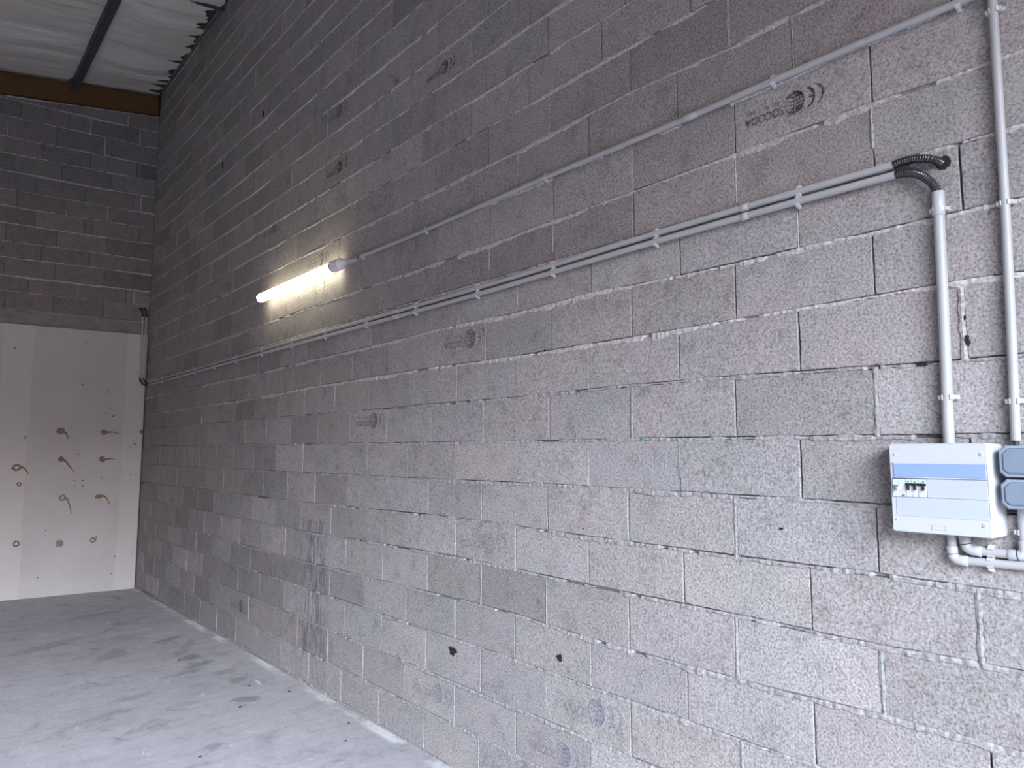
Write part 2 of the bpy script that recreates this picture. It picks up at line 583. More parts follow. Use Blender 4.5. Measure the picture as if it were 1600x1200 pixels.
BED = {-6: [(1.95, 0.002), (2.44, 0.005), (2.7, 0.001)], -5: [(1.33, 0.001), (1.66, 0.003), (2.16, 0.006), (2.7, 0.012)], -4: [(0.92, 0.004), (1.32, -0.007), (1.67, -0.009), (2.17, -0.007), (2.7, 0.013), (3.13, 0.011), (3.61, 0.003), (5.24, -0.015), (6.09, -0.016)], -3: [(0.66, 0.002), (0.92, -0.004), (1.31, -0.001), (1.69, 0.004), (2.17, 0.005), (3.19, 0.018), (4.2, 0.01), (5.2, -0.011), (6.11, -0.007)], -2: [(0.54, -0.01), (0.97, -0.004), (1.3, -0.006), (1.59, -0.004), (2.15, -0.001), (2.7, 0.007), (3.25, 0.013), (3.96, 0.004), (4.88, -0.007), (6.14, -0.012)], -1: [(0.9, -0.006), (1.29, -0.002), (1.68, -0.0), (2.09, 0.004), (2.7, 0.003), (3.59, -0.0), (4.89, -0.001), (6.16, -0.003)], 0: [(0.67, -0.007), (1.28, -0.006), (1.67, -0.003), (2.7, -0.005), (3.97, -0.004), (6.18, 0.009)], 1: [(0.55, -0.005), (0.75, -0.006), (1.28, 0.005), (1.95, 0.01), (2.7, 0.0), (3.67, 0.004), (4.61, 0.004), (6.2, 0.013)], 2: [(0.49, 0.01), (0.65, 0.012), (0.9, 0.01), (1.43, 0.002), (1.95, -0.003), (2.7, -0.006), (3.47, 0.004), (4.93, 0.003), (6.22, -0.016)], 3: [(0.64, 0.003), (1.15, 0.002), (1.65, 0.002), (2.13, 0.014), (2.7, 0.002), (3.27, 0.009), (4.0, -0.002), (4.73, -0.002), (6.24, -0.013)], 4: [(0.46, 0.001), (0.63, 0.008)], 5: [(0.45, -0.004), (0.61, -0.007), (0.88, -0.002), (1.24, -0.008), (1.9, -0.011), (2.7, -0.019)], 7: [(1.23, 0.002), (1.36, -0.008), (1.91, 0.012), (2.7, -0.002)], 8: [(1.55, 0.005), (2.08, 0.012), (2.7, 0.001)], 9: [(1.86, 0.0), (2.07, -0.003), (2.7, -0.001)], 10: [(2.29, 0.0), (2.7, -0.007)]}
PH = {-9: .28, -8: .29, -7: .87, -6: .29, -5: .84, -4: .28, -3: .84, -2: .29, -1: .83, 0: .30, 1: .80, 2: .29, 3: .76, 4: .26, 5: .73, 6: .73, 7: .24, 8: .76, 9: .08, 10: .79, 11: .09, 12: .77, 13: .33, 14: .85, 15: .11, 16: .735, 17: .96, 18: .73, 19: .22, 20: .70, 21: .24, 22: .72, 23: .2}

def make_blockwork(name, place, u_lo, u_hi, bedfun, courses, joints, mat_block, tint0, seed, near, wide=(), clip_v=None, lightp=0.22, smear=1.0, gapk=1.0):
    """courses: list of keys; course k lies between bedfun(k) above and bedfun(k-1) below"""
    r = random.Random(seed)
    V, F, MI, COL = [], [], [], []
    def quad_ring(a, b, n, mi):
        for j in range(n):
            F.append((a + j, a + (j + 1) % n, b + (j + 1) % n, b + j))
            MI.append(mi)
    def step(u):
        return 0.02 if abs(u - near) < 3 else (0.04 if abs(u - near) < 5.5 else 0.09)
    for k in courses:
        js = sorted(joints(k))
        js = [q for q in js if u_lo + 0.06 < q < u_hi - 0.05]
        edges = [u_lo] + js + [u_hi]
        for i in range(len(edges) - 1):
            wl = 0.0065 if any(abs(edges[i] - q[1]) < 0.06 and q[0] == k for q in wide) else r.uniform(0.0013, 0.0036) * gapk
            wr = 0.0065 if any(abs(edges[i + 1] - q[1]) < 0.06 and q[0] == k for q in wide) else r.uniform(0.0013, 0.0036) * gapk
            a, b = edges[i] + wl, edges[i + 1] - wr
            if b - a < 0.02:
                continue
            n = max(2, int((b - a) / step((a + b) / 2)))
            us = [a + (b - a) * t / n for t in range(n + 1)]
            tb, bb = 0.005 + r.uniform(-.001, .002), 0.005 + r.uniform(-.001, .002)
            top = [bedfun(k, q) - tb for q in us]
            bot = [bedfun(k - 1, q) + bb for q in us]
            if clip_v:
                top = [min(t, clip_v(q)) for t, q in zip(top, us)]
                if top[0] - bot[0] < 0.02 or top[-1] - bot[-1] < 0.02:
                    if max(top[0] - bot[0], top[-1] - bot[-1]) < 0.03:
                        continue
                bot = [min(t_, b_) if t_ > b_ else t_ - 0.004 for t_, b_ in zip(top, bot)]
            nv = max(2, int((top[0] - bot[0]) / step((a + b) / 2)))
            pts = [(us[j], bot[j], 0, -1) for j in range(n + 1)]
            pts += [(b, bot[-1] + (top[-1] - bot[-1]) * t / nv, 1, 0) for t in range(1, nv)]
            pts += [(us[j], top[j], 0, 1) for j in range(n, -1, -1)]
            pts += [(a, bot[0] + (top[0] - bot[0]) * t / nv, -1, 0) for t in range(nv - 1, 0, -1)]
            m_ = len(pts)
            dh = r.uniform(-0.0012, 0.0022)
            tx, tz = r.uniform(-.004, .004), r.uniform(-.006, .006)
            cu, cv = (a + b) / 2, (bot[0] + top[0]) / 2
            base = len(V)
            jj = [(r.gauss(0, 0.0006), r.gauss(0, 0.0007), r.random()) for _ in pts]
            for ring, (ins, h) in enumerate(((0, -0.016), (0.0004, -0.0024), (0.0026, 0.0))):
                for (u, v, du, dv), (ju, jv, jr) in zip(pts, jj):
                    e = ins * (0.7 + 0.8 * jr)
                    uu = min(max(u, a + e), b - e) + (ju if ring else 0)
                    vv = v - dv * e + (jv if ring else 0)
                    if dv == 0:
                        vv = v
                    hh = h + dh + (u - cu) * tx + (v - cv) * tz if ring else h
                    V.append(place(uu, vv, hh))
            quad_ring(base, base + m_, m_, 0)
            quad_ring(base + m_, base + 2 * m_, m_, 0)
            F.append(tuple(range(base + 2 * m_, base + 3 * m_)))
            MI.append(0)
            L = 1 + r.gauss(0, 0.10 if (cu > 4.6 and k < 2) else 0.06)
            if r.random() < 0.05:
                L *= 0.86
            hue = r.gauss(0, 0.012)
            col = (tint0[0] * L * (1 + hue), tint0[1] * L, tint0[2] * L * (1 - hue * 0.6), 1)
            COL += [col] * (3 * m_)
        # mortar in the vertical joints
        for q in js:
            wd = any(abs(q - t[1]) < 0.06 and t[0] == k for t in wide)
            if not wd and r.random() > lightp:
                continue
            ha = 0.0075 if wd else r.uniform(0.002, 0.005)
            v0, v1 = bedfun(k - 1, q), bedfun(k, q)
            if clip_v:
                v1 = min(v1, clip_v(q))
            if v1 - v0 < 0.03:
                continue
            n = max(4, int((v1 - v0) / (0.010 if abs(q - near) < 3 else 0.03)))
            base = len(V)
            s1, s2 = r.randrange(9999), r.randrange(9999)
            f1, f2, f3 = noise1(s1, 0.02), noise1(s2, 0.03), noise1(s1 + 1, 0.06)
            lo = r.uniform(0, 0.35) if (not wd and r.random() < 0.5) else 0
            for t in range(n + 1):
                v = v0 + (v1 - v0) * t / n
                a1 = ha * (0.6 + 0.8 * float(f1(v)))
                a2 = ha * (0.6 + 0.8 * float(f2(v)))
                hh = 0.0018 + 0.003 * (float(f3(v)) - 0.35) + (0.001 if wd else 0)
                if t / n < lo:
                    hh = -0.010
                for (du, h) in ((-a1 - 0.003, -0.014), (-a1, hh - 0.0015), (0, hh + 0.001), (a2, hh - 0.0015), (a2 + 0.003, -0.014)):
                    V.append(place(q + du, v, h))
            COL += [((1, 1, 1, 1) if k >= 2 else (0.78, 0.79, 0.80, 1))] * (5 * (n + 1))
            for t in range(n):
                for j in range(4):
                    o_ = base + t * 5 + j
                    F.append((o_, o_ + 1, o_ + 6, o_ + 5))
                    MI.append(1)
    # mortar squeezed out of the beds
    for k in [courses[0] - 1] + list(courses):
        us = [u_lo]
        while us[-1] < u_hi:
            du = 0.006 if abs(us[-1] - near) < 2.6 else (0.011 if abs(us[-1] - near) < 5 else 0.03)
            us.append(min(us[-1] + du, u_hi))
        us = np.array(us)
        s = seed * 100 + k * 7 + 5000
        big = noise1(s, 0.45)(us) * 0.6 + noise1(s + 1, 0.16)(us) * 0.4
        fine = noise1(s + 2, 0.018)(us)
        fine2 = noise1(s + 3, 0.011)(us)
        mid = noise1(s + 4, 0.05)(us)
        ht = 1.3 if k >= 2 else 0.7
        hp = 1.0 if k >= 2 else 0.5
        hu = 0.72 if k >= 2 else 1.0
        low = (0.0075 + 0.030 * np.clip(big - 0.36, 0, 1) * ht + 0.009 * (mid - 0.4) + 0.007 * (fine - 0.5)) * smear
        low = np.clip(low, 0.0035, 0.032)
        upn = 0.0004 + 0.0075 * hu * np.clip(noise1(s + 5, 0.10)(us) * 0.65 + mid * 0.35 - 0.30, 0, 1) * 1.5 + 0.0025 * fine2
        pro = 0.0018 + 0.0075 * hp * np.clip(big - 0.25, 0, 1) + 0.0032 * (fine - 0.4) + 0.0042 * (fine2 - 0.5)
        gap = noise1(s + 6, 0.07)(us) * 0.6 + noise1(s + 7, 0.25)(us) * 0.4
        gone = np.clip((gap - 0.74) * 16, 0, 1)
        pro = pro * (1 - gone) - 0.012 * gone
        low = low * (1 - gone) + 0.003 * gone
        vb = np.array([bedfun(k, q) for q in us])
        base = len(V)
        for j in range(len(us)):
            u, v = float(us[j]), float(vb[j])
            if clip_v and v + 0.006 > clip_v(u):
                v = clip_v(u) - 0.008
            lo_, up_, pr = float(low[j]), float(upn[j]), float(pro[j])
            for (dv, h) in ((up_ + 0.002, -0.013), (up_, pr * 0.65 - 0.0005), (up_ * 0.3 - lo_ * 0.25, pr), (-lo_ * 0.7, pr * 0.85), (-lo_, min(pr, 0) - 0.001), (-lo_ - 0.001, -0.014 if lo_ < 0.006 else -0.002)):
                V.append(place(u, v + dv, h))
        mt_ = 1.22 if k >= 2 else 0.84
        COL += [(mt_, mt_ * (0.98 if k >= 2 else 1.0), mt_ * (0.975 if k >= 2 else 1.0), 1)] * (6 * len(us))
        for j in range(len(us) - 1):
            for t in range(5):
                o_ = base + j * 6 + t
                F.append((o_, o_ + 1, o_ + 7, o_ + 6))
                MI.append(1)
    return V, F, MI, COL

def add_core(V, F, MI, COL, corners_front, thick, matidx=2):
    """solid core behind the facing: corners_front = 4 points, thick = vector"""
    b0 = len(V)
    for q in corners_front:
        V.append(tuple(q))
    for q in corners_front:
        V.append(tuple(Vector(q) + Vector(thick)))
    for f in ((0, 1, 2, 3), (4, 7, 6, 5), (0, 4, 5, 1), (1, 5, 6, 2), (2, 6, 7, 3), (3, 7, 4, 0)):
        F.append(tuple(b0 + i for i in f))
        MI.append(matidx)
    COL.extend([(0.3, 0.3, 0.3, 1)] * 8)

_wave = {k: (noise1(300 + k, 0.9), noise1(400 + k, 2.3)) for k in range(-12, 30)}
def bed_right(k, u):
    z = Z0 + k * HC
    if k in BED and len(BED[k]) > 2:
        xs = [q[0] for q in BED[k]]
        ys = [q[1] for q in BED[k]]
        z += float(np.interp(u, xs, ys))
    else:
        z += (float(_wave[k][0](u)) - 0.5) * 0.008 + (float(_wave[k][1](u)) - 0.5) * 0.012
    if u > 6:
        z -= 0.0035 * (u - 6) if k < -4 else 0
    return z

def joints_right(k):
    ph = PH[k] * P
    out = []
    u = ph - 4 * P
    r = random.Random(900 + k)
    while u < 11:
        out.append(u + (r.gauss(0, 0.004)))
        u += P if u < 6.5 else P * 1.018
    return out

wideR = [(8, 1.385), (1, 1.928), (1, 0.903), (2, 0.644), (-1, 1.43), (-3, 0.918), (-3, 1.444), (-5, 1.432), (-2, 0.649)]
placeR = lambda u, v, h: (D - h, u, v)
V, F, MI, COL = make_blockwork('wall_right', placeR, FY, 10.15, bed_right, list(range(-8, 24)), joints_right, M_block,
                               (0.317, 0.293, 0.285), 3, 0.8, wide=wideR, clip_v=lambda u: 6.72)
add_core(V, F, MI, COL, [(D + 0.012, FY, -0.25), (D + 0.012, FY, 6.74), (D + 0.012, 10.4, 6.74), (D + 0.012, 10.4, -0.25)], (0.2, 0, 0))
wall_right = struct(link('wall_right', V, F, None, mats=[M_block, M_mortar, M_cavity], midx=MI, col=COL))
wall_right['label'] = 'long wall of bare grey concrete blocks with smeared mortar'

# rear wall: blocks above a smooth lintel
bz = [5.862, 5.608, 5.389, 5.165, 4.932, 4.727, 4.51, 4.284, 4.085, 3.852, 3.659, 3.431]
zrear = {0: bz[11], 1: bz[10], 2: bz[9], 3: bz[8], 4: bz[7], 5: bz[6], 6: bz[5], 7: bz[4], 8: bz[3], 9: bz[2], 10: bz[1], 11: bz[0], 12: 6.09, 13: 6.32}
def bed_rear(k, u):
    z = zrear[k]
    return z + (float(_wave[k][0](u)) - 0.5) * 0.012
JR = {12: 0.81, 11: 1.319, 10: 1.197, 9: 1.582, 8: 1.283, 7: 1.547, 6: 1.351, 5: 1.557, 4: 1.272, 3: 1.629, 2: 1.276, 1: 1.532}
JX = {13: [1.01, 1.21, 1.43, 1.98], 12: [0.812, 1.319, 1.562, 2.126], 11: [0.693, 1.197, 1.73, 1.812], 10: [1.061, 1.582, 2.114, 2.174], 9: [0.784, 1.283, 1.815],
      8: [1.024, 1.547, 2.09, 2.183], 7: [0.835, 1.351, 1.806], 6: [1.03, 1.557, 1.65, 2.19], 5: [0.753, 1.272, 1.807],
      4: [1.12, 1.629, 2.187], 3: [0.763, 1.276, 1.807], 2: [1.007, 1.532, 2.066, 2.162], 1: [0.79, 1.281, 1.819]}
def joints_rear(k):
    js = list(JX[k])
    u = js[0] - P
    while u > -6:
        js.append(u)
        u -= P
    return js
beam_bot = lambda x: 6.325 + 0.113 * (x - 2.34)
wideB = [(12, 1.562), (12, 2.126), (11, 1.73), (13, 1.98), (7, 1.806), (8, 2.183), (2, 2.162)]
placeB = lambda u, v, h: (u, backY(u) - h, v)
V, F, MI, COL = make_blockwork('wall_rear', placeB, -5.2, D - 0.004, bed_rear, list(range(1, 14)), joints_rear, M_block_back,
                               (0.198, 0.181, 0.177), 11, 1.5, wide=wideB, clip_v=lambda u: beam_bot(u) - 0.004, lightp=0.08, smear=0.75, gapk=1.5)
x0, x1 = -5.2, D - 0.004
zt = 3.422
add_core(V, F, MI, COL, [(x0, backY(x0) + 0.012, -0.25), (x1, backY(x1) + 0.012, -0.25), (x1, backY(x1) + 0.012, beam_bot(x1) - .02), (x0, backY(x0) + 0.012, beam_bot(x0) - .02)], (0, 0.2, 0))
add_core(V, F, MI, COL, [(x0, backY(x0) + 0.001, -0.25), (x1, backY(x1) + 0.001, -0.25), (x1, backY(x1) + 0.001, zt), (x0, backY(x0) + 0.001, zt)], (0, 0.01, 0), 3)
add_core(V, F, MI, COL, [(x0, backY(x0) + 0.10, beam_bot(x0) - .05), (x1 + .2, backY(x1) + 0.10, beam_bot(x1) - .05), (x1 + .2, backY(x1) + 0.10, 6.79), (x0, backY(x0) + 0.10, 5.93)], (0, 0.12, 0))
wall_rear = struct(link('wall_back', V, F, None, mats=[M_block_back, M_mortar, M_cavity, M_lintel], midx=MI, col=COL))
wall_rear['label'] = 'dim rear wall of concrete blocks above white plasterboard'

# unseen walls
mb = MB()
mb.box((-5.4, FY - 0.2, -0.2), (-5.2, 11.3, 6.0))
struct(mb.build('wall_left', M_pattern))
mb = MB()
mb.box((-5.4, FY - 0.2, -0.2), (OX0, FY, 6.7))
mb.box((OX1, FY - 0.2, -0.2), (D + 0.2, FY, 6.7))
mb.box((OX0, FY - 0.2, OZ), (OX1, FY, 6.7))
struct(mb.build('wall_front', M_pattern))

# floor
fz = lambda y: 0.01 - 0.007 * y
xs = np.linspace(-5.3, D + 0.05, 24)
ys = np.linspace(FY - 0.2, 11.2, 40)
vs = [(x, y, fz(y)) for y in ys for x in xs]
fs = [(j * 24 + i, j * 24 + i + 1, (j + 1) * 24 + i + 1, (j + 1) * 24 + i) for j in range(39) for i in range(23)]
n0 = len(vs)
vs += [(-5.3, FY - 0.2, -0.3), (D + 0.05, FY - 0.2, -0.3), (D + 0.05, 11.2, -0.3), (-5.3, 11.2, -0.3)]
fs.append((n0 + 3, n0 + 2, n0 + 1, n0))
floor = struct(link('floor', vs, fs, M_floor))
floor['label'] = 'pale dusty concrete floor slab'
# yard outside the doorway
mb = MB()
mb.box((-30, -40, -0.12), (30, FY - 0.2, 0.0))
struct(mb.build('ground', M_yard))

# ------------------------------------------------------------------ ceiling film, deck, steel
SL = 0.113
def ceil_z(x):
    return 6.63 + SL * (x - 2.34)
PX = [1.36, -0.35, -2.05, -3.75]
xs = np.concatenate([np.linspace(-5.2, 0.0, 40), np.linspace(0.02, 2.10, 70), np.linspace(2.115, 2.34, 16)])
ys = np.arange(FY, 10.42, 0.03)
jag = noise1(71, 0.075)
jag2 = noise1(72, 0.13)
jag3 = noise1(73, 0.035)
fo = [noise1(80 + i, sclf) for i, sclf in enumerate((0.9, 0.33, 0.12))]
nx = len(xs)
vs = []
for y in ys:
    edge = 2.345 - 0.16 * max(0, float(jag(y)) - 0.5) * 2 * (0.4 + float(jag3(y))) - 0.05 * float(jag2(y)) ** 2 - 0.05 * max(0, float(jag3(y)) - .3)
    for x in xs:
        xe = min(x, edge)
        # bays sag between purlins
        px = [2.36] + PX
        for a, b_ in zip(px[1:], px[:-1]):
            if a <= xe <= b_:
                t = (xe - a) / (b_ - a)
                break
        else:
            t = 0
        sag = math.sin(math.pi * t)
        skew = y + 0.10 * math.sin(xe * 2.1) + 0.12 * xe
        fold = (float(fo[0](skew)) - 0.5) * 0.10 + (abs(float(fo[1](skew)) - 0.5)) * -0.08 + (float(fo[2](skew)) - 0.5) * 0.02
        tpr = min(1.0, max(0.0, (backY(xe) - 0.1 - y) / 0.7))
        vs.append((xe, y, ceil_z(xe) - 0.03 * sag * tpr + fold * (0.25 + 0.75 * sag) * 0.8 * tpr + 0.012))
fs = [(j * nx + i, (j + 1) * nx + i, (j + 1) * nx + i + 1, j * nx + i + 1) for j in range(len(ys) - 1) for i in range(nx - 1)]
film = struct(link('ceiling', vs, fs, M_film, smooth=True))
film['label'] = 'white insulation film sagging between roof purlins'
mb = MB()
mb.add([(-5.4, FY - .2, ceil_z(-5.4) + .14), (D + .2, FY - .2, ceil_z(D + .2) + .14), (D + .2, 11.3, ceil_z(D + .2) + .14), (-5.4, 11.3, ceil_z(-5.4) + .14),
        (-5.4, FY - .2, ceil_z(-5.4) + .2), (D + .2, FY - .2, ceil_z(D + .2) + .2), (D + .2, 11.3, ceil_z(D + .2) + .2), (-5.4, 11.3, ceil_z(-5.4) + .2)],
       [(0, 3, 2, 1), (4, 5, 6, 7), (0, 1, 5, 4), (1, 2, 6, 5), (2, 3, 7, 6), (3, 0, 4, 7)])
struct(mb.build('roof', M_deck))

# ochre I-beam over the rear wall
def i_section(x, yc, zb, h):
    fw, tf, tw = 0.075, 0.014, 0.006
    o = [(-fw, 0), (fw, 0), (fw, tf), (tw, tf), (tw, h - tf), (fw, h - tf), (fw, h), (-fw, h), (-fw, h - tf), (-tw, h - tf), (-tw, tf), (-fw, tf)]
    return [(x, yc + a, zb + b_) for a, b_ in o]
# the visible face sits almost flush with the blocks: deep shallow-flanged channel
def chan(x, yf, zb, h):
    t = 0.012
    o = [(0, 0), (0.09, 0), (0.09, t), (0.02, t), (0.02, h - t), (0.09, h - t), (0.09, h), (0, h), (-0.012, h), (-0.012, h - t), (0, h - t - 0.004), (0, t + 0.004), (-0.012, t), (-0.012, 0)]
    return [(x, yf + a, zb + b_) for a, b_ in o]
xa, xb = -5.2, 2.325
bm_ = MB((xb, backY(xb), beam_bot(xb)))
bm_.loops([chan(x, backY(x) - 0.03, beam_bot(x), 0.268) for x in (xa, xb)], smooth=False)
beam = bm_.build('roof_beam', M_beam)
tag(beam, 'ochre painted steel beam sloping along the top of the rear wall', 'beam')

# dark purlins under the film
for i, x in enumerate(PX[:1]):
    y0, y1 = FY, backY(x) - 0.05
    zc = ceil_z(x)
    t = thing('roof_purlin', 'dark steel purlin under the white film, meeting the ochre beam near the corner', 'purlin', (x, y1, zc - 0.1))
    mb = MB()
    prof = [(-.045, 0), (.04, 0), (.04, .01), (-.037, .01), (-.037, .13), (.04, .13), (.04, .14), (-.045, .14)]
    z_ = zc - 0.10
    mb.loops([[(a, yy - y1, z_ + b_ - (zc - 0.1)) for a, b_ in prof] for yy in (y0, y1)], smooth=False)
    mb.build('purlin_bar', M_steel, t)
    mb = MB()
    mb.box((-0.07, -0.05, -0.035), (-0.045, 0.045, 0.09), 0.004)
    mb.build('cleat', M_steel, t)
    # flange bolts on the cleat
    for zz in (0.0, 0.06):
        mb = MB()
        mb.tube([(-0.081, -0.005, zz), (-0.069, -0.005, zz)], 0.009, 6)
        mb.build('bolt', M_steel, t)
# thin strap crossing the bay
mb = MB((2.3, 7.58, ceil_z(2.3)))
for dy in (0, 0.028):
    mb.loops([[(x, 7.56 + dy + a, ceil_z(x) - 0.045 + b_) for a, b_ in ((0, 0), (.014, 0), (.014, .02), (0, .02))] for x in (1.39, 2.35)], smooth=False)
tag(mb.build('roof_strap', M_steel), 'thin dark double strap crossing the film high by the block wall', 'strap')

# ------------------------------------------------------------------ block maker's stamps (ink on the blocks, part of the wall)
def text_mesh(txt, size, bold=0.0):
    cu = bpy.data.curves.new('tmp', 'FONT')
    cu.body = txt
    cu.size = size
    cu.offset = bold
    cu.resolution_u = 4
    cu.align_x = 'LEFT'
    ob = bpy.data.objects.new('tmp', cu)
    C.objects.link(ob)
    dg = bpy.context.evaluated_depsgraph_get()
    me = ob.evaluated_get(dg).to_mesh()
    vs = [(v.co.x, v.co.y) for v in me.vertices]
    fs = [tuple(p.vertices) for p in me.polygons]
    ob.evaluated_get(dg).to_mesh_clear()
    C.objects.unlink(ob)
    bpy.data.objects.remove(ob)
    bpy.data.curves.remove(cu)
    return vs, fs

def stroke(pts, wd):
    """flat ribbon polygon strip along 2D pts"""
    vs, fs = [], []
    for i, q in enumerate(pts):
        a = pts[max(0, i - 1)]
        b_ = pts[min(len(pts) - 1, i + 1)]
        dx, dy = b_[0] - a[0], b_[1] - a[1]
        l = math.hypot(dx, dy) or 1
        nx_, ny = -dy / l * wd / 2, dx / l * wd / 2
        vs += [(q[0] + nx_, q[1] + ny), (q[0] - nx_, q[1] - ny)]
    for i in range(len(pts) - 1):
        fs.append((2 * i, 2 * i + 1, 2 * i + 3, 2 * i + 2))
    return vs, fs

def arc(cx, cy, rx, ry, a0, a1, n=24):
    return [(cx + rx * math.cos(math.radians(a0 + (a1 - a0) * i / n)), cy + ry * math.sin(math.radians(a0 + (a1 - a0) * i / n))) for i in range(n + 1)]

def stamp_shapes():
    S = []
    # CE mark
    S.append(stroke(arc(0.040, 0.0, 0.034, 0.042, 105, 255), 0.0095))
    S.append(stroke(arc(0.078, 0.0, 0.034, 0.042, 105, 255), 0.0095))
    S.append(stroke([(0.046, 0.0), (0.066, 0.0)], 0.009))
    # round emblem with woven bands
    cx = 0.128
    S.append(stroke(arc(cx, 0, 0.040, 0.046, 0, 360, 40), 0.008))
    for k in (-0.6, -0.2, 0.2, 0.6):
        S.append(stroke(arc(cx + 0.030 * k, 0, 0.018, 0.040 * math.sqrt(1 - k * k * .6), 90, 270, 16), 0.0062))
        S.append(stroke([(cx - 0.034 * math.sqrt(1 - k * k), 0.042 * k - .004), (cx, 0.042 * k + .004), (cx + 0.034 * math.sqrt(1 - k * k), 0.042 * k - .004)], 0.0068))
    v, f = text_mesh('SOCODA', 0.052, 0.0013)
    x0_ = 0.176
    w_ = max(q[0] for q in v)
    kx = 0.182 / w_
    # outlined lettering: thin strokes
    S.append(([(x0_ + a * kx, b_ - 0.002) for a, b_ in v], f))
    v, f = text_mesh('08/1/26', 0.022)
    S.append(([(0.190 + a * 1.1, b_ - 0.030) for a, b_ in v], f))
    v, f = text_mesh('B40', 0.026)
    S.append(([(0.305 + a, b_ - 0.034) for a, b_ in v], f))
    return S
SH = stamp_shapes()
def stamp(uc, vc, scale, mat, width=None, clip=(0, 1), tilt=0.0):
    """upside-down stamp centred at (uc, vc) on the long wall"""
    vs, fs = [], []
    for (sv, sf) in SH:
        n = len(vs)
        cx = sum(q[0] for q in sv) / len(sv) / 0.36
        if not (clip[0] <= cx <= clip[1]):
            continue
        for (a, b_) in sv:
            a2, b2 = (a - 0.18) * scale * (width or 1), b_ * scale
            vs.append((D - 0.0042, uc + a2, vc - b2 + tilt * a2))
        fs += [tuple(i + n for i in q) for q in sf]
    o = link('ink_stamp', vs, fs, mat, wall_right)
    return o
stamp(1.178, 2.968, 0.86, M_ink)
stamp(3.375, 4.068, 0.86, M_ink)
stamp(4.79, 4.325, 1.05, M_ink_mid)
stamp(4.75, 3.865, 0.95, M_ink)
stamp(3.11, 2.335, 1.1, M_ink_mid)
stamp(4.16, 1.910, 1.05, M_ink_mid)
stamp(2.935, 1.222, 1.1, M_ink_pale)
stamp(3.39, 0.343, 1.1, M_ink_blue)
stamp(2.19, 0.565, 1.15, M_ink_blue)
stamp(2.39, 0.325, 1.08, M_ink_blue)
stamp(6.45, 0.318, 1.1, M_ink_mid)
stamp(5.02, 3.20, 1.0, M_ink_mid)
stamp(5.99, 3.69, 1.05, M_ink_mid)
stamp(2.80, 0.505, 1.0, M_ink_blue, clip=(0.5, 1))

# chips, crevices and dots on the blocks
M_dark = plain('crevice', (0.03, 0.03, 0.03), 1.0, spec=0)
M_green = plain('green_chalk_dot', (0.03, 0.26, 0.16), 0.8)
def splat(u, v, ru, rv, seed, mat, h=0.0045, parent=None, name='chip_mark', n=14, rough=0.55):
    r = random.Random(seed)
    pts = []
    for i in range(n):
        a = 2 * math.pi * i / n
        k = r.uniform(rough, 1.1)
        pts.append((D - h + 0.001, u + ru * k * math.cos(a), v + rv * k * math.sin(a)))
    ring2 = [(D - h, u + (q[1] - u) * 0.6, v + (q[2] - v) * 0.6) for q in pts]
    vs = pts + ring2
    fs = [(i, (i + 1) % n, n + (i + 1) % n, n + i) for i in range(n)] + [tuple(range(n, 2 * n))]
    return link(name, vs, fs, mat, parent or wall_right)
for i, (u, v, a, b_) in enumerate([(1.243, 1.431, .008, .006), (3.192, .603, .045, .028), (2.357, .747, .020, .022), (0.761, 1.972, .028, .006), (0.643, 2.10, .005, .013), (0.639, 2.03, .009, .018),
                                  (2.448, 2.20, .012, .008), (6.3, 4.9, .03, .05), (7.4, 4.75, .03, .05), (2.2, 1.352, .006, .006)]):
    splat(u, v, a, b_, i, M_dark)
for i, (u, v) in enumerate([(1.857, 1.756), (2.19, 1.445)]):
    splat(u, v, .009, .009, 50 + i, M_green, name='chalk_dot')

# ------------------------------------------------------------------ conduits
RC = 0.0125
XW = D - 0.0185       # pipe axis in front of the block face
def clip_mesh(axis, r):
    """saddle clip round a pipe lying along axis ('y' or 'z'); local origin on the pipe axis"""
    mb = MB()
    def pt(a, b_, c):   # a: out of wall, b: across pipe, c: along pipe
        return (-a, b_, c) if axis == 'z' else (-a, c, b_)
    ro, ri, hw = r + 0.0032, r + 0.0004, 0.0075
    n = 16
    rings = []
    for i in range(n + 1):
        an = math.radians(35 + (290) * i / n)
        ca, sa = math.cos(an), math.sin(an)
        rings.append([pt(ri * ca, ri * sa, -hw), pt(ro * ca, ro * sa, -hw), pt(ro * ca, ro * sa, hw), pt(ri * ca, ri * sa, hw)])
    mb.loops(rings, smooth=False)
    # foot against the wall, lug with nail head
    g_ = -(D - 0.0035 - XW)
    def bx(a0, a1, b0, b1, c0, c1):
        p = [pt(a, b_, c) for a in (a0, a1) for b_ in (b0, b1) for c in (c0, c1)]
        mb.add(p, [(0, 1, 3, 2), (4, 6, 7, 5), (0, 4, 5, 1), (2, 3, 7, 6), (0, 2, 6, 4), (1, 5, 7, 3)])
    bx(g_, -r, -0.008, 0.008, -hw, hw)
    for s_ in (-1, 1):
        bx(g_ + 0.004, 0.006, s_ * (ro - 0.001), s_ * (ro + 0.0045), -hw * 0.8, hw * 0.8)
    bx(g_, g_ + 0.008, -ro - 0.010, -ro + 0.002, -hw * .8, hw * .8)
    p0 = Vector(pt(g_ + 0.008, -ro - 0.005, 0))
    p1 = Vector(pt(g_ + 0.011, -ro - 0.005, 0))
    mb.tube([p0, p1], 0.003, 8)
    return mb
def add_clips(parent, axis, r, spots):
    first = None
    base = Vector(parent.location)
    for s_ in spots:
        if first is None:
            first = clip_mesh(axis, r).build('clip', M_clip, parent)
            o = first
        else:
            o = first.copy()
            C.objects.link(o)
            o.parent = parent
        o.location = Vector(s_) - base

